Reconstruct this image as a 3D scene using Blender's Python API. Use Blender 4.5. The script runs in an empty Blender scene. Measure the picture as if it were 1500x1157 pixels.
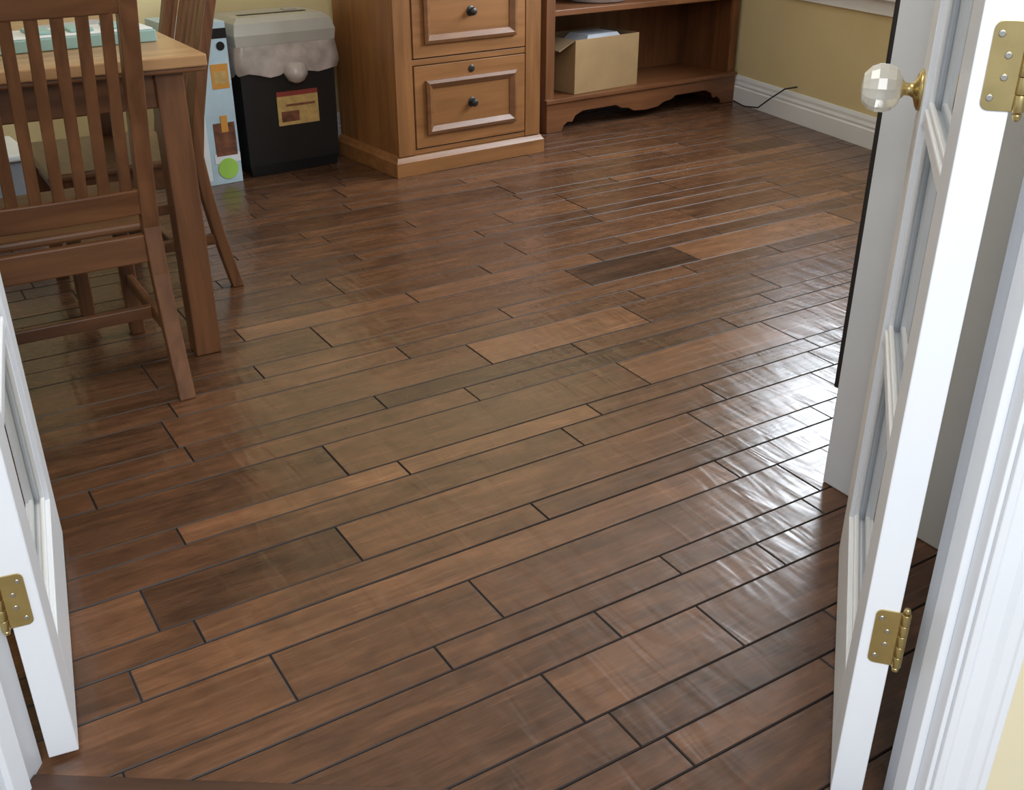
import bpy, bmesh, math, random
from mathutils import Vector, Matrix
random.seed(7)
scene=bpy.context.scene
scene.view_settings.view_transform='Standard'

# ---------------------------------------------------------------- materials
def nt(name):
    m=bpy.data.materials.new(name); m.use_nodes=True
    t=m.node_tree; b=t.nodes['Principled BSDF']
    return m,t,b
def N(t,typ,**kw):
    n=t.nodes.new(typ)
    for k,v in kw.items(): setattr(n,k,v)
    return n
def plain(name,col,rough=.5,metal=0,noise=.06,scale=8,bump=0,spec=.5):
    m,t,b=nt(name)
    tc=N(t,'ShaderNodeTexCoord'); no=N(t,'ShaderNodeTexNoise'); no.inputs['Scale'].default_value=scale; no.inputs['Detail'].default_value=4
    t.links.new(tc.outputs['Object'],no.inputs['Vector'])
    r=N(t,'ShaderNodeValToRGB')
    r.color_ramp.elements[0].position=.3; r.color_ramp.elements[1].position=.7
    r.color_ramp.elements[0].color=[c*(1-noise) for c in col]+[1]
    r.color_ramp.elements[1].color=[min(1,c*(1+noise)) for c in col]+[1]
    t.links.new(no.outputs['Fac'],r.inputs['Fac']); t.links.new(r.outputs['Color'],b.inputs['Base Color'])
    b.inputs['Roughness'].default_value=rough; b.inputs['Metallic'].default_value=metal
    b.inputs['Specular IOR Level'].default_value=spec
    if bump:
        bp=N(t,'ShaderNodeBump'); bp.inputs['Strength'].default_value=.4; bp.inputs['Distance'].default_value=bump
        n2=N(t,'ShaderNodeTexNoise'); n2.inputs['Scale'].default_value=scale*12
        t.links.new(tc.outputs['Object'],n2.inputs['Vector'])
        t.links.new(n2.outputs['Fac'],bp.inputs['Height']); t.links.new(bp.outputs['Normal'],b.inputs['Normal'])
    return m
def wood(name,dark,light,stretch=(1.5,18,18),rough=.4):
    m,t,b=nt(name)
    tc=N(t,'ShaderNodeTexCoord'); mp=N(t,'ShaderNodeMapping'); mp.inputs['Scale'].default_value=stretch
    t.links.new(tc.outputs['Object'],mp.inputs['Vector'])
    no=N(t,'ShaderNodeTexNoise'); no.inputs['Scale'].default_value=1.6; no.inputs['Detail'].default_value=6; no.inputs['Distortion'].default_value=.8
    t.links.new(mp.outputs[0],no.inputs['Vector'])
    r=N(t,'ShaderNodeValToRGB'); r.color_ramp.elements[0].position=.32; r.color_ramp.elements[1].position=.68
    r.color_ramp.elements[0].color=list(dark)+[1]; r.color_ramp.elements[1].color=list(light)+[1]
    t.links.new(no.outputs['Fac'],r.inputs['Fac']); t.links.new(r.outputs['Color'],b.inputs['Base Color'])
    b.inputs['Roughness'].default_value=rough
    bp=N(t,'ShaderNodeBump'); bp.inputs['Strength'].default_value=.25; bp.inputs['Distance'].default_value=.002
    t.links.new(no.outputs['Fac'],bp.inputs['Height']); t.links.new(bp.outputs['Normal'],b.inputs['Normal'])
    return m
def glassmat(name,tint=(.95,.98,1)):
    m=bpy.data.materials.new(name); m.use_nodes=True; t=m.node_tree; t.nodes.clear()
    o=N(t,'ShaderNodeOutputMaterial'); mx=N(t,'ShaderNodeMixShader'); tr=N(t,'ShaderNodeBsdfTransparent'); gl=N(t,'ShaderNodeBsdfGlossy')
    tr.inputs[0].default_value=(*tint,1); gl.inputs['Roughness'].default_value=.02
    lw=N(t,'ShaderNodeLayerWeight'); lw.inputs['Blend'].default_value=.5
    pw=N(t,'ShaderNodeMath',operation='POWER'); pw.inputs[1].default_value=4.
    ma=N(t,'ShaderNodeMath',operation='MULTIPLY_ADD'); ma.inputs[1].default_value=.9; ma.inputs[2].default_value=.07
    t.links.new(lw.outputs['Facing'],pw.inputs[0]); t.links.new(pw.outputs[0],ma.inputs[0])
    t.links.new(ma.outputs[0],mx.inputs[0]); t.links.new(tr.outputs[0],mx.inputs[1]); t.links.new(gl.outputs[0],mx.inputs[2]); t.links.new(mx.outputs[0],o.inputs[0])
    return m
def floormat():
    m,t,b=nt('hand_scraped_hardwood')
    L=t.links.new
    tc=N(t,'ShaderNodeTexCoord'); at=N(t,'ShaderNodeAttribute',attribute_name='tone'); ai=N(t,'ShaderNodeAttribute',attribute_name='pid')
    off=N(t,'ShaderNodeCombineXYZ'); mul=N(t,'ShaderNodeMath',operation='MULTIPLY'); mul.inputs[1].default_value=13.7
    L(ai.outputs['Fac'],mul.inputs[0]); L(mul.outputs[0],off.inputs[0]); L(mul.outputs[0],off.inputs[2])
    add=N(t,'ShaderNodeVectorMath',operation='ADD'); L(tc.outputs['Object'],add.inputs[0]); L(off.outputs[0],add.inputs[1])
    def noise(sc,scale,det,dist=0):
        mp=N(t,'ShaderNodeMapping'); mp.inputs['Scale'].default_value=sc; L(add.outputs[0],mp.inputs['Vector'])
        n=N(t,'ShaderNodeTexNoise'); n.inputs['Scale'].default_value=scale; n.inputs['Detail'].default_value=det; n.inputs['Distortion'].default_value=dist
        L(mp.outputs[0],n.inputs['Vector']); return n.outputs['Fac']
    g=noise((2,38,1),1.6,7,.6); big=noise((2.6,9,1),1.4,5,1.4); fine=noise((12,110,1),2,3)
    blot=noise((5,9,1),1.5,4,1.)
    def mad(x,a,c):
        n=N(t,'ShaderNodeMath',operation='MULTIPLY_ADD'); L(x,n.inputs[0]); n.inputs[1].default_value=a
        if isinstance(c,float): n.inputs[2].default_value=c
        else: L(c,n.inputs[2])
        return n.outputs[0]
    v=mad(g,.38,at.outputs['Fac']); v=mad(big,.55,v); v=mad(fine,.34,v); v=mad(blot,.28,v); v=mad(v,1.,-.745)
    r=N(t,'ShaderNodeValToRGB'); e=r.color_ramp.elements
    e[0].position=0; e[0].color=(.020,.010,.006,1); e[1].position=1; e[1].color=(.32,.145,.066,1)
    for p,c in ((.25,(.054,.025,.013,1)),(.5,(.112,.050,.0245,1)),(.75,(.190,.085,.040,1))):
        q=e.new(p); q.color=c
    L(v,r.inputs['Fac']); L(r.outputs['Color'],b.inputs['Base Color'])
    rr=mad(g,.16,.18); L(rr,b.inputs['Roughness']); b.inputs['Specular IOR Level'].default_value=.5
    w=noise((17,4,1),1.,2,.6)
    b1=N(t,'ShaderNodeBump'); b1.inputs['Strength'].default_value=.6; b1.inputs['Distance'].default_value=.006; L(w,b1.inputs['Height'])
    b2=N(t,'ShaderNodeBump'); b2.inputs['Strength'].default_value=.2; b2.inputs['Distance'].default_value=.001; L(g,b2.inputs['Height']); L(b1.outputs['Normal'],b2.inputs['Normal'])
    L(b2.outputs['Normal'],b.inputs['Normal'])
    return m

M={}
M['floor']=floormat()
M['groove']=plain('groove_stain',(.020,.011,.008),.5)
M['white']=plain('white_enamel_paint',(.87,.89,.92),.3,noise=.012)
M['trim']=plain('white_trim_paint',(.84,.86,.89),.35,noise=.015)
M['yellow']=plain('yellow_wall_paint',(.70,.58,.32),.7,noise=.04,scale=3,bump=.001)
M['cream']=plain('cream_wall_paint',(.82,.73,.50),.7,noise=.03,scale=3,bump=.001)
M['ceil']=plain('ceiling_paint',(.75,.74,.70),.8,noise=.02)
M['oak_v']=wood('oak_vertical_grain',(.100,.040,.016),(.19,.080,.032),(16,16,1.3))
M['oak_h']=wood('oak_horizontal_grain',(.110,.045,.018),(.20,.086,.034),(1.3,16,16))
M['thr']=wood('threshold_dark_wood',(.040,.017,.010),(.08,.035,.018),(1.3,16,16))
M['top']=wood('table_top_wood',(.32,.17,.075),(.46,.27,.13),(1.2,14,14),.3)
M['pine_v']=wood('pine_vertical_grain',(.18,.074,.022),(.28,.12,.040),(14,14,1.2))
M['pine_h']=wood('pine_horizontal_grain',(.20,.084,.026),(.30,.13,.044),(1.2,14,14))
M['pine_d']=wood('pine_moulding',(.14,.055,.018),(.22,.092,.031),(3,12,12))
M['book_h']=wood('bookcase_wood_h',(.12,.043,.015),(.20,.076,.028),(1.2,14,14))
M['book_v']=wood('bookcase_wood_v',(.11,.040,.014),(.18,.068,.025),(14,14,1.2))
M['brass']=plain('brass',(.58,.45,.20),.3,1,noise=.1,scale=30)
M['steel']=plain('screw_steel',(.5,.48,.42),.3,1)
M['knobmetal']=plain('dark_pewter',(.06,.055,.05),.4,.8)
M['black']=plain('black_plastic',(.012,.012,.013),.35)
M['dark']=plain('dark_gasket',(.012,.010,.009),.6)
M['grey']=plain('grey_white_laminate',(.66,.68,.71),.45,noise=.02)
M['card']=plain('cardboard',(.32,.20,.09),.8,noise=.08)
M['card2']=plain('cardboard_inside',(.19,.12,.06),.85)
M['paper']=plain('blue_grey_paper',(.50,.53,.58),.7)
M['shred']=plain('shredder_grey_plastic',(.42,.40,.36),.45)
M['bag']=plain('plastic_bag',(.44,.38,.35),.3,noise=.25,scale=14)
M['labely']=plain('label_tan',(.50,.33,.12),.5,noise=.15,scale=40)
M['red']=plain('label_red',(.25,.04,.03),.5)
M['ltblue']=plain('carton_light_blue',(.46,.60,.68),.45,noise=.14,scale=6)
M['cwhite']=plain('carton_white',(.75,.78,.80),.5)
M['green']=plain('carton_green',(.35,.62,.10),.5)
M['orange']=plain('carton_orange',(.60,.28,.05),.5)
M['brown']=plain('carton_brown',(.16,.06,.03),.5,noise=.5,scale=30)
M['teal']=plain('teal_plastic',(.30,.48,.46),.5)
M['lav']=plain('pale_plastic',(.30,.32,.36),.4)
M['glass']=glassmat('window_glass')
M['carpet']=plain('hall_carpet',(.30,.26,.21),.95,noise=.15,scale=60)
m,t,b=nt('crystal_knob_glass'); b.inputs['Base Color'].default_value=(.93,.90,.82,1); b.inputs['Transmission Weight'].default_value=.45; b.inputs['Roughness'].default_value=.15; b.inputs['IOR'].default_value=1.5
M['crystal']=m

# ---------------------------------------------------------------- builder
class B:
    def __init__(s,name,loc=(0,0,0),rot=0,bevel=.0,parent=None):
        s.name=name; s.bm=bmesh.new(); s.mats=[]; s.loc=loc; s.rot=rot; s.bevel=bevel; s.parent=parent
    def mi(s,m):
        if m not in s.mats: s.mats.append(m)
        return s.mats.index(m)
    def loft(s,secs,mat,caps=True,closed=True,smooth=False):
        i=s.mi(mat); rings=[[s.bm.verts.new(p) for p in sec] for sec in secs]; n=len(rings[0]); fs=[]
        for a,b in zip(rings,rings[1:]):
            for k in range(n if closed else n-1):
                fs.append(s.bm.faces.new((a[k],a[(k+1)%n],b[(k+1)%n],b[k])))
        if caps: fs.append(s.bm.faces.new(rings[0][::-1])); fs.append(s.bm.faces.new(rings[-1]))
        for f in fs: f.material_index=i; f.smooth=smooth
        return rings
    def box(s,x0,x1,y0,y1,z0,z1,mat):
        s.loft([[(x0,y0,z),(x1,y0,z),(x1,y1,z),(x0,y1,z)] for z in (z0,z1)],mat)
    def quad(s,pts,mat):
        f=s.bm.faces.new([s.bm.verts.new(p) for p in pts]); f.material_index=s.mi(mat)
    def post(s,pts,w,d,mat):   # pts: (x,y,z)
        s.loft([[(x-w/2,y-d/2,z),(x+w/2,y-d/2,z),(x+w/2,y+d/2,z),(x-w/2,y+d/2,z)] for x,y,z in pts],mat)
    def taper(s,x0,x1,y0,y1,z0,z1,k,mat):
        cx,cy=(x0+x1)/2,(y0+y1)/2
        s.loft([[(x0,y0,z0),(x1,y0,z0),(x1,y1,z0),(x0,y1,z0)],[(cx+(x0-cx)*k,cy+(y0-cy)*k,z1),(cx+(x1-cx)*k,cy+(y0-cy)*k,z1),(cx+(x1-cx)*k,cy+(y1-cy)*k,z1),(cx+(x0-cx)*k,cy+(y1-cy)*k,z1)]],mat)
    def extr_xz(s,poly,y0,y1,mat):
        s.loft([[(x,y0,z) for x,z in poly],[(x,y1,z) for x,z in poly]],mat)
    def extr_xy(s,poly,z0,z1,mat):
        s.loft([[(x,y,z0) for x,y in poly],[(x,y,z1) for x,y in poly]],mat)
    def lathe(s,prof,c,axis,mat,n=24,smooth=True):  # prof: (r,h) along axis
        ax=Vector(axis).normalized(); u=ax.orthogonal().normalized(); v=ax.cross(u); c=Vector(c)
        s.loft([[tuple(c+ax*h+(u*math.cos(2*math.pi*k/n)+v*math.sin(2*math.pi*k/n))*r) for k in range(n)] for r,h in prof],mat,smooth=smooth)
    def tube(s,pts,r,mat,n=8):
        pts=[Vector(p) for p in pts]; secs=[]
        for i,p in enumerate(pts):
            d=(pts[min(i+1,len(pts)-1)]-pts[max(i-1,0)]).normalized(); u=d.cross(Vector((0,0,1))).normalized(); v=d.cross(u)
            secs.append([tuple(p+(u*math.cos(2*math.pi*k/n)+v*math.sin(2*math.pi*k/n))*r) for k in range(n)])
        s.loft(secs,mat,smooth=True)
    def frame(s,x0,x1,z0,z1,y0,y1,w,mat,slope=0):  # picture-frame moulding on xz plane, y0=front
        ya=y0; yb=y1
        o=[(x0,z0),(x1,z0),(x1,z1),(x0,z1)]; inn=[(x0+w,z0+w),(x1-w,z0+w),(x1-w,z1-w),(x0+w,z1-w)]
        mid=[(x0+w*.4,z0+w*.4),(x1-w*.4,z0+w*.4),(x1-w*.4,z1-w*.4),(x0+w*.4,z1-w*.4)]
        i=s.mi(mat); R=[[s.bm.verts.new((x,y,z)) for x,z in p] for p,y in ((o,yb),(o,ya+.3*(yb-ya)),(mid,ya),(inn,ya+.8*(yb-ya)),(inn,yb))]
        for a,b in zip(R,R[1:]):
            for k in range(4):
                f=s.bm.faces.new((a[k],a[(k+1)%4],b[(k+1)%4],b[k])); f.material_index=i
    def done(s):
        bmesh.ops.recalc_face_normals(s.bm,faces=s.bm.faces)
        me=bpy.data.meshes.new(s.name); s.bm.to_mesh(me); s.bm.free()
        for m in s.mats: me.materials.append(M[m])
        o=bpy.data.objects.new(s.name,me); bpy.context.collection.objects.link(o)
        if s.parent: o.parent=s.parent
        else: o.location=s.loc; o.rotation_euler=(0,0,s.rot)
        if s.bevel:
            b=o.modifiers.new('bev','BEVEL'); b.width=s.bevel; b.segments=2; b.limit_method='ANGLE'; b.angle_limit=math.radians(40)
        return o
def empty(name,loc,rot=0):
    e=bpy.data.objects.new(name,None); e.location=loc; e.rotation_euler=(0,0,rot); e.empty_display_size=.1
    bpy.context.collection.objects.link(e); return e

# ---------------------------------------------------------------- floor
Aw=math.radians(-34.48); U=Vector((math.cos(Aw),math.sin(Aw))); NN=Vector((-math.sin(Aw),math.cos(Aw)))
rows=[(1.142,1.23),(1.23,1.302),(1.302,1.437),(1.437,1.527),(1.527,1.602),(1.602,1.744),(1.744,1.846),(1.846,1.918),(1.918,2.078),(2.078,2.167),(2.167,2.25),(2.25,2.405),(2.405,2.50),(2.50,2.592),(2.592,2.765),(2.765,2.865),(2.865,2.96),(2.96,3.12)]
J=[[.945,1.356],[.1,.644,1.16],[.387,.792,1.62],[.165,1.507],[.3,1.043,1.9],[.239,.643,1.608,2.05],[.05,1.29,1.745],[.357,.875,1.418,2.2],[.1,.753,1.633],[.232,1.195,2.097],[.97,1.6,2.338],[.457,1.336,1.897],[.5,1.157,2.0],[.763,1.558,2.3],[1.0,1.928,2.395],[.8,1.37,2.1],[1.7,2.284],[1.2,1.904]]
T=[[.42,.48,.45],[.45,.48,.45,.45],[.54,.47,.46,.45],[.4,.60,.48],[.45,.5,.42,.38],[.60,.28,.54,.50,.48],[.38,.42,.5,.42],[.42,.66,.62,.42,.42],[.36,.34,.44,.66],[.38,.42,.34,.50],[.35,.28,.48,.45],[.32,.45,.68,.40],[.4,.48,.44,.5],[.32,.5,.55,.46],[.36,.48,.24,.70],[.36,.60,.58,.40],[.4,.48,.62],[.34,.44,.5]]
wid=[.095,.08,.155]
y=3.12;i=0
while y<5.1:
    w=wid[i%3]; rows.append((y,y+w)); J.append(None); T.append(None); y+=w; i+=1
y=1.142;i=2; k=0
while y>-1.2:
    w=[.135,.09,.075][k%3]; rows.append((y-w,y)); J.append(None); T.append(None); y-=w; k+=1
bm=bmesh.new(); tl=bm.faces.layers.float.new('tone'); pl=bm.faces.layers.float.new('pid')
def plank(x0,x1,y0,y1,tone):
    c=.0022; g=.0007; pid=random.random(); h=random.uniform(-.0005,.0005)
    o=[(x0+g,y0+g),(x1-g,y0+g),(x1-g,y1-g),(x0+g,y1-g)]; n=[(x0+g+c,y0+g+c),(x1-g-c,y0+g+c),(x1-g-c,y1-g-c),(x0+g+c,y1-g-c)]
    vb=[bm.verts.new((a,b,-.012)) for a,b in o]; vm=[bm.verts.new((a,b,-.0024)) for a,b in o]; vt=[bm.verts.new((a,b,h-.0006)) for a,b in n]
    f=bm.faces.new(vt); f[tl]=tone; f[pl]=pid; f.material_index=0
    for a,b in ((vb,vm),(vm,vt)):
        for k in range(4):
            f=bm.faces.new((a[k],a[(k+1)%4],b[(k+1)%4],b[k])); f[tl]=0; f[pl]=pid; f.material_index=1
for (y0,y1),j,t in zip(rows,J,T):
    if j is None:
        x=-1.4-random.random()*.8; j=[]
        while x<4.6:
            x+=random.choice([.35,.5,.7,.95,1.25]); j.append(x)
    else:
        j=list(j); x=j[-1]
        while x<4.6: x+=random.choice([.4,.55,.8,1.1]); j.append(x)
    xs=[-1.9]+sorted(j)
    if xs[1]-xs[0]>1.4:
        xs.insert(1,xs[1]-random.choice([.5,.8,1.0])); 
        if t: t=[.4]+t
    for q,(a,b) in enumerate(zip(xs,xs[1:])):
        tone=t[q] if t and q<len(t) else min(.60,max(.34,random.gauss(.44,.07)))
        plank(a,b,y0,y1,tone)
f=bm.faces.new([bm.verts.new(p) for p in ((-1.9,-1.3,-.0045),(5,-1.3,-.0045),(5,5.3,-.0045),(-1.9,5.3,-.0045))]); f.material_index=1
def cut(co,no):
    g=bm.verts[:]+bm.edges[:]+bm.faces[:]
    bmesh.ops.bisect_plane(bm,geom=g,plane_co=co,plane_no=no,clear_outer=True)
cut((NN.x*1.115,NN.y*1.115,0),(-NN.x,-NN.y,0))
Rn=Vector((.9844,-.1757,0)); cut((4.16+.005,3.374,0),Rn)
cut((-1.25,0,0),(-1,0,0))
BR=math.radians(4.4); O=Vector((1.954,4.097,0)); ex=Vector((math.cos(BR),math.sin(BR),0)); ey=Vector((-math.sin(BR),math.cos(BR),0))
cut(O+ey*.748,ey)
bmesh.ops.recalc_face_normals(bm,faces=bm.faces)
me=bpy.data.meshes.new('floor'); bm.to_mesh(me); bm.free(); me.materials.append(M['floor']); me.materials.append(M['groove'])
fl=bpy.data.objects.new('floor',me); bpy.context.collection.objects.link(fl)
# threshold reducer + hall floor (doorway frame coordinates)
b=B('threshold_strip',rot=Aw,bevel=.002)
b.loft([[(u,1.0,-.012),(u,1.0,-.006),(u,1.03,.004),(u,1.085,.009),(u,1.112,.006),(u,1.119,-.001),(u,1.119,-.012)] for u in (-.784,.506)],'thr'); b.done()
b=B('floor_hall',rot=Aw); b.box(-2.4,3.4,-1.6,1.0,-.03,-.008,'carpet'); b.done()

# ---------------------------------------------------------------- walls
H=2.6
b=B('wall_doorway',rot=Aw)
for y0,y1,mt in ((1.02,1.08,'cream'),(1.08,1.14,'yellow')):
    b.box(-2.35,-.806,y0,y1,-.01,H,mt); b.box(.528,3.36,y0,y1,-.01,H,mt); b.box(-.806,.528,y0,y1,2.19,H,mt)
b.done()
b=B('trim_door_jamb',rot=Aw,bevel=.0015)
b.box(.507,.528,1.018,1.142,-.008,2.19,'trim'); b.box(-.806,-.785,1.018,1.142,-.008,2.19,'trim'); b.box(-.785,.507,1.018,1.142,2.17,2.19,'trim')
b.box(.495,.507,1.045,1.085,-.006,2.17,'trim'); b.box(-.785,-.773,1.045,1.085,-.006,2.17,'trim')
for s,u0 in ((1,.513),(-1,-.791)):
    def cas(prof,mt='trim',side=-1,base=1.018):
        secs=[]
        for z in (-.006,2.24):
            secs.append([(u0+s*a,base+side*h,z) for a,h in prof])
        b.loft(secs,mt)
    P=[(0,0),(0,.008),(.008,.011),(.012,.008),(.03,.010),(.038,.016),(.050,.018),(.056,.014),(.066,.014),(.066,0)]
    cas(P); 
    P2=[(.012,0),(.012,.008),(.05,.012),(.07,.012),(.07,0)]
    cas(P2,side=1,base=1.142)
b.box(-.86,.58,1.0,1.018,2.18,2.25,'trim'); b.done()
b=B('wall_left'); b.box(-1.37,-1.25,2.2,4.75,-.01,H,'yellow'); b.done()
b=B('wall_back',loc=O,rot=BR); b.box(-3.35,2.65,.745,.86,-.01,H,'yellow'); b.done()
Rw=math.atan2(.9844,.1757)
b=B('wall_right',loc=(3.389,-.944,0),rot=Rw)
s0,s1,z0,z1=3.15,5.1,.70,2.2
b.box(-.05,s0,-.12,0,-.01,H,'yellow'); b.box(s1,6.2,-.12,0,-.01,H,'yellow'); b.box(s0,s1,-.12,0,-.01,z0,'yellow'); b.box(s0,s1,-.12,0,z1,H,'yellow'); b.done()
b=B('window_1',loc=(3.389,-.944,0),rot=Rw,bevel=.002)
b.box(s0-.10,s1+.10,0,.045,z0-.02,z0+.005,'trim'); b.box(s0-.07,s1+.07,0,.015,z0-.09,z0-.02,'trim')
b.box(s0-.07,s0,0,.018,z0,z1+.07,'trim'); b.box(s1,s1+.07,0,.018,z0,z1+.07,'trim'); b.box(s0,s1,0,.018,z1,z1+.07,'trim')
sm=(s0+s1)/2
for a,c in ((s0,s0+.05),(s1-.05,s1),(sm-.04,sm+.04)): b.box(a,c,-.09,-.04,z0,z1,'trim')
for a,c in ((z0,z0+.05),(z1-.05,z1),(1.28,1.33)): b.box(s0,s1,-.088,-.042,a,c,'trim')
b.quad([(s0+.05,-.065,z0+.05),(s1-.05,-.065,z0+.05),(s1-.05,-.065,z1-.05),(s0+.05,-.065,z1-.05)],'glass'); b.done()
def bb(name,loc,rot,x0,x1,sgn,base):
    b=B(name,loc=loc,rot=rot)
    P=[(0,0),(.018,0),(.018,.085),(.013,.092),(.015,.104),(.010,.118),(.010,.132),(.005,.150),(0,.150)]
    b.loft([[(x,base+sgn*a,z) for a,z in P] for x in (x0,x1)],'trim'); b.done()
bb('baseboard_right',(3.389,-.944,0),Rw,.02,6.05,1,0.0)
bb('baseboard_back',O,BR,-3.2,2.52,-1,.745)
bb('baseboard_left',(-1.25,2.3,0),math.radians(90),0,2.3,-1,0)
b=B('ceiling'); b.extr_xy([(-1.4,2.2),(3.45,-1.1),(4.65,5.3),(-1.4,4.85)],H,H+.1,'ceil'); b.done()

# ---------------------------------------------------------------- french doors
def door(name,origin,ang,mirror):
    e=empty(name,origin,ang); s=1 if mirror else -1
    th=.044; Lh=.645
    def B_(n,bev=0): return B(n,bevel=bev,parent=e)
    def bx(b,x0,x1,a,c,z0,z1,mt): b.box(x0,x1,min(s*a,s*c),max(s*a,s*c),z0,z1,mt)
    b=B_('stiles_and_rails',.002)
    st=.105
    bx(b,0,st,0,th,.008,2.15,'white'); bx(b,Lh-st,Lh,0,th,.008,2.15,'white')
    bx(b,st,Lh-st,0,th,.008,.155,'white'); bx(b,st,Lh-st,0,th,2.01,2.15,'white')
    b.done()
    b=B_('muntins',.003)
    for k in range(1,5):
        z=.155+.371*k; bx(b,st,Lh-st,.004,th-.004,z-.012,z+.012,'white')
    for k in range(5):
        za=.155+.371*k+(.012 if k else 0); zb=.155+.371*(k+1)-(.012 if k<4 else 0)
        for ya,yb in ((.008,.017),(th-.017,th-.008)):
            bx(b,st,st+.012,ya,yb,za,zb,'white'); bx(b,Lh-st-.012,Lh-st,ya,yb,za,zb,'white')
            bx(b,st,Lh-st,ya,yb,za,za+.012,'white'); bx(b,st,Lh-st,ya,yb,zb-.012,zb,'white')
    b.done()
    b=B_('glass_lites'); 
    for k in range(5):
        za=.155+.371*k+.006; zb=za+.359
        b.quad([(st,s*.022,za),(Lh-st,s*.022,za),(Lh-st,s*.022,zb),(st,s*.022,zb)],'glass')
    b.done()
    b=B_('hinges',.0006)
    for z in (.312,1.062,1.87):
        r=.009; pts=[]
        y0,y1=.014,th+.002; z0,z1=z-.045,z+.045
        for cy,cz,a0 in ((y0+r,z0+r,180),(y1,z0,None),(y1,z1,None),(y0+r,z1-r,90)):
            if a0 is None: pts.append((cy,cz))
            else:
                for q in range(5):
                    a=math.radians(a0+q*22.5 if a0==180 else 90+q*22.5); pts.append((cy+r*math.cos(a),cz+r*math.sin(a)))
        b.loft([[(x,s*a,c) for a,c in pts] for x in (-.0025,-.0002)],'brass')
        for dz in (-.032,-.011,.011,.032):
            b.lathe([(.0042,0),(.0033,.0012)],(-.0026,s*(.022 if abs(dz)>.02 else .032),z+dz),(-1,0,0),'steel',12,False)
        for q in range(5):
            b.lathe([(.0065,0),(.0065,.0174)],(-.002,s*(th+.008),z-.045+q*.018),(0,0,1),'brass',16)
        b.lathe([(.002,0),(.005,.003),(.004,.008),(.001,.01)],(-.002,s*(th+.008),z+.045),(0,0,1),'brass',12)
        b.lathe([(.002,0),(.005,.003),(.004,.008),(.001,.01)],(-.002,s*(th+.008),z-.045),(0,0,-1),'brass',12)
    b.done()
    if not mirror:
        b=B_('door_knob')
        for side,y0 in ((-s,0),(s,s*th)):
            c=(Lh-.045,y0,.926); ax=(0,side,0)
            b.lathe([(.032,-.0005),(.032,.004),(.025,.008),(.013,.012),(.010,.018),(.010,.026),(.015,.030),(.015,.034)],c,ax,'brass',28)
            b.lathe([(.012,.030),(.024,.033),(.034,.042),(.038,.055),(.038,.068),(.033,.080),(.022,.090),(.010,.092)],c,ax,'crystal',14,False)
        b.done()
    else:
        b=B_('astragal',.002); bx(b,Lh-.001,Lh+.006,.004,th-.004,.01,2.148,'white'); b.done()
    return e
door('french_door',(.993,.693,0),math.radians(41.3),False)
door('french_door',(.053,1.373,0),math.atan2(.986,.150),True)

# ---------------------------------------------------------------- storage cabinet on right
b=B('storage_cabinet',bevel=.003)
b.box(1.653,2.28,.68,1.327,.0,1.75,'grey')
b.box(1.648,2.285,.675,1.345,1.75,1.775,'grey')
b.box(1.6535,2.28,1.3275,1.3385,.235,1.74,'dark'); b.box(1.70,2.25,1.3275,1.334,.06,.22,'grey')
b.lathe([(.006,0),(.006,.5)],(2.20,1.362,.8),(0,0,1),'steel',12); b.box(2.194,2.206,1.338,1.362,.82,.835,'steel'); b.box(2.194,2.206,1.338,1.362,1.265,1.28,'steel')
b.done()

# ---------------------------------------------------------------- table
b=B('dining_table',bevel=.004)
tx0,tx1,ty0,ty1=-.62,.777,2.70,3.72
b.box(tx0,tx1,ty0,ty1,.79,.82,'top')
b.box(tx0+.004,tx1-.004,ty0+.004,ty1-.004,.778,.79,'oak_h')
for x in (tx0+.055,tx1-.129):
    for y in (ty0+.03,ty1-.104):
        b.post([(x+.037,y+.037,0),(x+.037,y+.037,.778)],.072,.072,'oak_v')
b.box(tx0+.125,tx1-.125,ty0+.05,ty0+.075,.69,.778,'oak_h'); b.box(tx0+.125,tx1-.125,ty1-.075,ty1-.05,.69,.778,'oak_h')
b.box(tx0+.075,tx0+.1,ty0+.1,ty1-.1,.69,.778,'oak_h'); b.box(tx1-.105,tx1-.08,ty0+.1,ty1-.1,.69,.778,'oak_h'); b.done()

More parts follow.
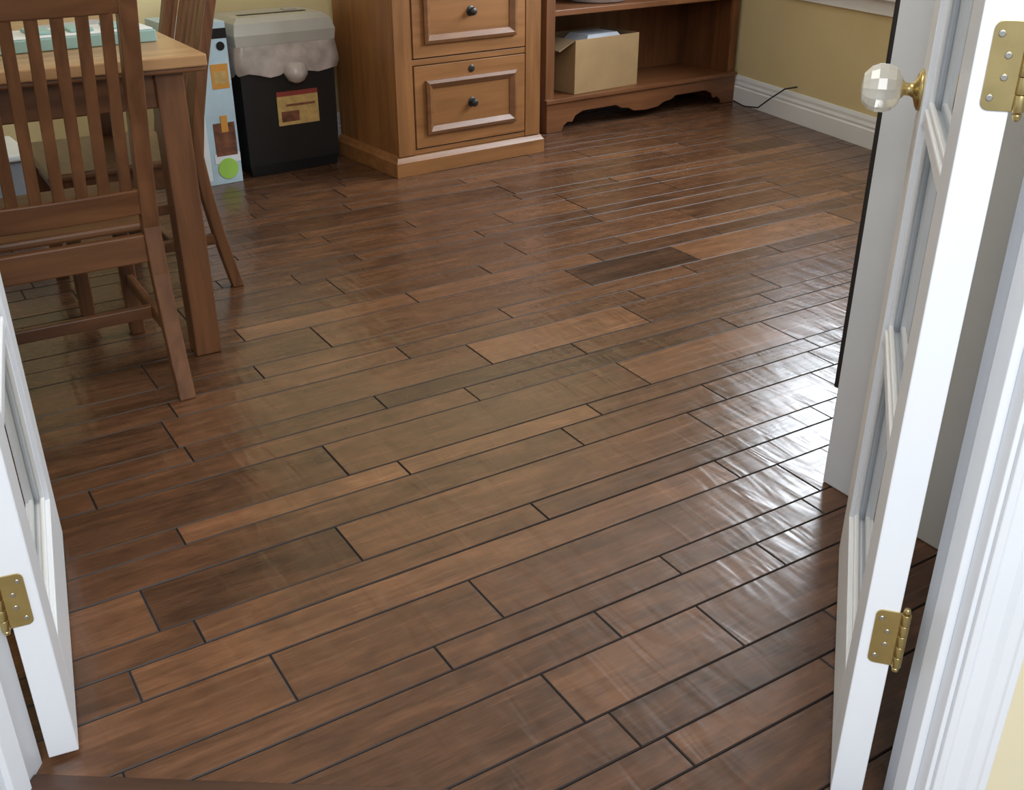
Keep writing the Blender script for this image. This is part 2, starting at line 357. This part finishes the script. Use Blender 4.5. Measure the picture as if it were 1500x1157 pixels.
def chair(loc,rot,rake=.10):
    e=empty('dining_chair',loc,rot); W=.445
    def B_(n,bev=.004): return B(n,bevel=bev,parent=e)
    def yb(z):  # back profile
        return -rake*(1-z/.44)**1.4 if z<.44 else -.13*((z-.44)/.56)**1.3
    b=B_('back_posts_and_rear_legs')
    for x in (-W/2+.021,W/2-.021):
        b.post([(x,yb(z),z) for z in (0,.1,.2,.32,.44,.56,.7,.85,1.0,1.07)],.042,.036,'oak_v')
    b.done()
    b=B_('front_legs')
    for x in (-W/2+.022,W/2-.022): b.post([(x,.40,0),(x,.40,.43)],.04,.04,'oak_v')
    b.done()
    def rail(n,z0,z1,t,bow=0,mt='oak_h'):
        b=B_(n); secs=[]
        for k in range(9):
            x=-W/2+.03+(W-.06)*k/8; o=-bow*(1-(2*k/8-1)**2)
            secs.append([(x,yb(z0)-t/2+o,z0),(x,yb(z0)+t/2+o,z0),(x,yb(z1)+t/2+o,z1),(x,yb(z1)-t/2+o,z1)])
        b.loft(secs,mt); b.done()
    rail('top_rail',.955,1.06,.024,.02); rail('lower_back_rail',.475,.54,.024,.012); 
    b=B_('slats',.002)
    n=7
    for k in range(n):
        x=-W/2+.042+(W-.084)*(k+.5)/n; 
        o=lambda z:-.012*(1-(2*(x+W/2)/W-1)**2)-.008*max(0,(z-.5)/.4)*(1-(2*(x+W/2)/W-1)**2)
        b.post([(x,yb(z)+o(z),z) for z in (.53,.62,.72,.82,.90,.965)],.027,.012,'oak_v')
    b.done()
    b=B_('seat',.008); b.extr_xy([(-W/2+.0,.02),(W/2,.02),(W/2+.015,.44),(-W/2-.015,.44)],.422,.445,'oak_h'); b.done()
    b=B_('aprons_and_stretchers')
    b.box(-W/2+.04,W/2-.04,-.012,.012,.35,.422,'oak_h'); b.box(-W/2+.04,W/2-.04,.39,.41,.355,.422,'oak_h')
    for x in (-W/2+.022,W/2-.022):
        b.box(x-.011,x+.011,.015,.385,.355,.422,'oak_h')
        b.loft([[(x-.01,yy,zz-.018),(x+.01,yy,zz-.018),(x+.01,yy,zz+.018),(x-.01,yy,zz+.018)] for yy,zz in ((-.055,.17),(.385,.17))],'oak_h')
    b.box(-W/2+.03,W/2-.03,.10,.122,.155,.19,'oak_h'); b.done()
chair((.35,2.60,0),0)
chair((.855,3.42,0),math.radians(90),.075)

# table items
b=B('craft_tray',loc=(.44,3.02,.821),rot=math.radians(4),bevel=.003)
b.box(-.28,.28,-.08,.08,0,.03,'teal'); b.box(-.275,.275,-.075,.075,.03,.035,'cwhite')
for x in (-.2,-.1,0,.1,.2): b.box(x-.03,x+.03,-.05,.05,.035,.043,'teal')
b.done()
b=B('paper_sheets',loc=(.60,3.28,.821),rot=.3); b.box(-.1,.1,-.14,.14,0,.004,'cwhite'); b.box(-.09,.11,-.13,.13,.004,.007,'paper'); b.done()
b=B('storage_bin',loc=(.25,4.35,0),rot=BR,bevel=.008)
b.taper(-.22,.22,-.15,.15,0,.26,1.08,'lav'); b.box(-.25,.25,-.175,.175,.26,.285,'cwhite'); b.box(-.05,.05,-.185,-.17,.2,.275,'cwhite'); b.done()

# ---------------------------------------------------------------- file cabinet
b=B('file_cabinet',loc=O,rot=BR,bevel=.0025)
W=.817; D=.56
b.box(.025,W-.025,.03,D,.08,.90,'pine_v')
b.loft([[(x0,y0,z),(x1,y0,z),(x1,D,z),(x0,D,z)] for x0,x1,y0,z in ((0,W,0,0),(0,W,0,.062),(.008,W-.008,.008,.072),(.012,W-.012,.014,.082),(.022,W-.022,.026,.09))],'pine_h')
b.box(.02,.105,.012,.03,.088,.90,'pine_v'); b.box(W-.105,W-.02,.012,.03,.088,.90,'pine_v')
b.box(.105,W-.105,.016,.03,.088,.108,'pine_h'); b.box(.105,W-.105,.016,.03,.468,.492,'pine_h'); b.box(.105,W-.105,.016,.03,.86,.90,'pine_h')
for z0,z1 in ((.114,.464),(.498,.854)):
    b.box(.112,W-.112,.010,.03,z0,z1,'pine_h')
    b.frame(.165,W-.165,z0+.055,z1-.062,-.008,.010,.036,'pine_d')
    zc=(z0+z1)/2-.005
    b.lathe([(.010,0),(.008,.006),(.006,.012),(.015,.018),(.018,.024),(.014,.031),(.004,.034)],(W/2,.010,zc),(0,-1,0),'knobmetal',20)
    b.lathe([(.022,0),(.022,.002),(.016,.004)],(W/2,.0098,zc),(0,-1,0),'knobmetal',20)
    b.lathe([(.016,0),(.016,.003),(.011,.005)],(W/2,.0098,z1-.034),(0,-1,0),'knobmetal',16)
b.loft([[(x0,y0,z),(x1,y0,z),(x1,D,z),(x0,D,z)] for x0,x1,y0,z in ((.02,W-.02,.02,.90),(.005,W-.005,.0,.915),(-.015,W+.015,-.02,.925),(-.015,W+.015,-.02,.95))],'pine_h')
b.done()

# ---------------------------------------------------------------- bookcase
b=B('bookcase',loc=O,rot=BR,bevel=.0025)
x0,x1,y0,y1=1.045,2.425,.296,.725; h=1.25
b.box(x0,x0+.03,y0+.005,y1,0,h,'book_v'); b.box(x1-.03,x1,y0+.005,y1,0,h,'book_v')
b.box(x0,x0+.055,y0-.01,y0+.012,.0,h,'book_v'); b.box(x1-.055,x1,y0-.01,y0+.012,.0,h,'book_v')
b.box(x0+.03,x1-.03,y1-.012,y1,.1,h,'book_v')
for z in (.135,.565,.93): b.box(x0+.03,x1-.03,y0,y1-.012,z-.0,z+.028,'book_h')
b.box(x0-.02,x1,y0-.03,y1,h,h+.03,'book_h')
def apron():
    a,c=x0,x1; p=[(a,0),(a+.10,0),(a+.115,.03),(a+.14,.045),(a+.17,.04),(a+.19,.07),(a+.24,.09)]
    mid=(a+c)/2
    p+=[(mid-.22,.09),(mid-.18,.07),(mid-.13,.065),(mid-.09,.045),(mid,.038)]
    q=[(a+c-x,z) for x,z in p[:-1]][::-1]
    return p+q+[(c,.150),(a,.150)]
b.extr_xz(apron(),y0-.022,y0-.010,'book_h')
b.box(x0-.01,x1,y0-.034,y0-.004,.150,.170,'book_h')
b.done()
b=B('cardboard_box',loc=O+ex*1.27+ey*.33+Vector((0,0,.164)),rot=BR+math.radians(3),bevel=.001)
w,d,hh=.46,.30,.27; t=.005
b.box(0,w,0,t,0,hh,'card'); b.box(0,w,d-t,d,0,hh,'card2'); b.box(0,t,t,d-t,0,hh,'card'); b.box(w-t,w,t,d-t,0,hh,'card2'); b.box(t,w-t,t,d-t,0,.005,'card2')
b.loft([[(-.10,.01,hh-.05),(0,.0,hh),(0,.005,hh+.002),(-.10,.015,hh-.045)],[(-.10,d-.01,hh-.05),(0,d,hh),(0,d-.005,hh+.002),(-.10,d-.015,hh-.045)]],'card2')
b.box(.03,w-.03,.03,d-.04,.1,.235,'paper'); b.taper(.12,w-.06,.05,d-.06,.235,.275,.75,'paper'); b.done()
b=B('plastic_basin',loc=O+ex*1.55+ey*.50+Vector((0,0,.594)),bevel=0)
b.lathe([(.12,0),(.15,.004),(.195,.07),(.205,.085),(.205,.092),(.185,.09),(.145,.012),(.02,.010)],(0,0,0),(0,0,1),'cwhite',40); b.done()

# ---------------------------------------------------------------- shredder
so=Vector((1.41,4.440,0))
b=B('paper_shredder',loc=so,rot=BR,bevel=.008)
b.loft([[(a,c,z),(.435-a,c,z),(.435-a,.27,z),(a,.27,z)] for a,c,z in ((.012,.012,0),(.0,.0,.05),(-.004,-.004,.50))],'black')
b.loft([[(a,c,z),(.435-a,c,z),(.435-a,.275,z),(a,.275,z)] for a,c,z in ((-.012,-.012,.555),(-.016,-.016,.60),(-.005,.0,.645),(.02,.03,.665))],'shred')
b.box(.06,.375,.10,.125,.665,.668,'black'); b.box(.30,.36,.16,.20,.665,.672,'shred')
b.done()
sh=bpy.data.objects['paper_shredder']
b=B('bag_rim',parent=sh)
def ring(z,o,amp,ph):
    pts=[]; c=[(-.004-o,-.004-o),(.439+o,-.004-o),(.439+o,.272),(-.004-o,.272)]
    for q in range(4):
        p0,p1=Vector(c[q]),Vector(c[(q+1)%4])
        for k in range(10):
            p=p0.lerp(p1,k/10); w=amp*math.sin((q*10+k)*1.3+ph)*(.6+.4*math.sin((q*10+k)*.37)); pts.append((p.x,p.y+w*.3,z+w))
    return pts
b.loft([ring(.56,.006,0,0),ring(.52,.012,.004,1),ring(.47,.018,.008,2.2),ring(.435,.010,.014,.5)],'bag',caps=False,smooth=True); b.done()
b=B('labels',parent=sh)
b.box(.15,.345,-.0065,-.0015,.21,.335,'labely'); b.box(.15,.345,-.0068,-.0015,.335,.355,'red'); b.box(.165,.25,-.0072,-.0015,.225,.27,'brown'); b.box(.19,.33,-.0072,-.0015,.29,.30,'brown'); b.done()
b=B('basket_bulb',parent=sh)
b.lathe([(.01,0),(.035,.012),(.05,.035),(.052,.05),(.04,.08),(.02,.09)],(.24,-.03,.39),(0,0,1),'bag',20); b.done()
# carton
b=B('product_carton',loc=(1.13,4.41,0),rot=BR,bevel=.002)
b.box(0,.235,0,.28,0,.665,'ltblue')
b.box(.17,.236,-.002,.0,.60,.64,'black'); b.box(.0,.10,-.0015,.0,.02,.64,'cwhite')
b.box(.15,.225,-.002,0,.40,.50,'orange'); b.box(.16,.215,-.003,-.0,.42,.47,'labely')
b.box(.13,.225,-.002,0,.12,.26,'brown'); b.box(.165,.195,-.003,0,.22,.29,'orange'); b.box(.12,.235,-.0018,0,.09,.13,'cwhite')
b.lathe([(.045,0),(.045,.003)],(.175,0,.065),(0,-1,0),'green',28,False)
b.lathe([(.018,0),(.018,.003)],(.205,0,.57),(0,-1,0),'black',20,False); b.done()
# cord by baseboard
b=B('power_cord')
b.tube([(4.30,4.50,.02),(4.27,4.38,.012),(4.25,4.25,.03),(4.24,4.15,.10),(4.235,4.05,.165),(4.25,3.98,.185)],.004,'dark'); b.done()

# ---------------------------------------------------------------- lights, world, camera
def area(name,loc,target,sx,sy,power,col):
    l=bpy.data.lights.new(name,'AREA'); l.shape='RECTANGLE'; l.size=sx; l.size_y=sy; l.energy=power; l.color=col
    o=bpy.data.objects.new(name,l); o.location=loc; d=Vector(target)-Vector(loc); o.rotation_euler=d.to_track_quat('-Z','Y').to_euler(); bpy.context.collection.objects.link(o); return o
wc=Vector((3.389,-.944,0))+Vector((.1757,.9844,0))*sm; wo=Vector((.9844,-.1757,0))
area('daylight_window',wc+wo*.22+Vector((0,0,1.80)),wc-wo*2+Vector((0,0,1.80)),1.8,.80,145,(.88,.94,1))
area('ceiling_fill',(.7,1.9,2.55),(1.2,2.8,0),.9,.7,24,(1,.94,.84))  # added fill under the ceiling, no fixture there; lifts the room's shadows
area('hall_fill',(-.3,-.9,2.3),(.9,1.3,.4),1.2,1.0,58,(.94,.97,1))  # added soft fill behind the camera, stands in for hall daylight on the doors
w=bpy.data.worlds.new('World'); scene.world=w; w.use_nodes=True
w.node_tree.nodes['Background'].inputs[0].default_value=(.82,.89,1,1); w.node_tree.nodes['Background'].inputs[1].default_value=.7
c=bpy.data.cameras.new('camera'); c.sensor_width=36; c.lens=36*1520/1500; c.clip_start=.02
co=bpy.data.objects.new('camera',c); co.location=(0,0,1.25); co.rotation_euler=(math.radians(90-27.25),0,math.radians(-31.87))
bpy.context.collection.objects.link(co); scene.camera=co
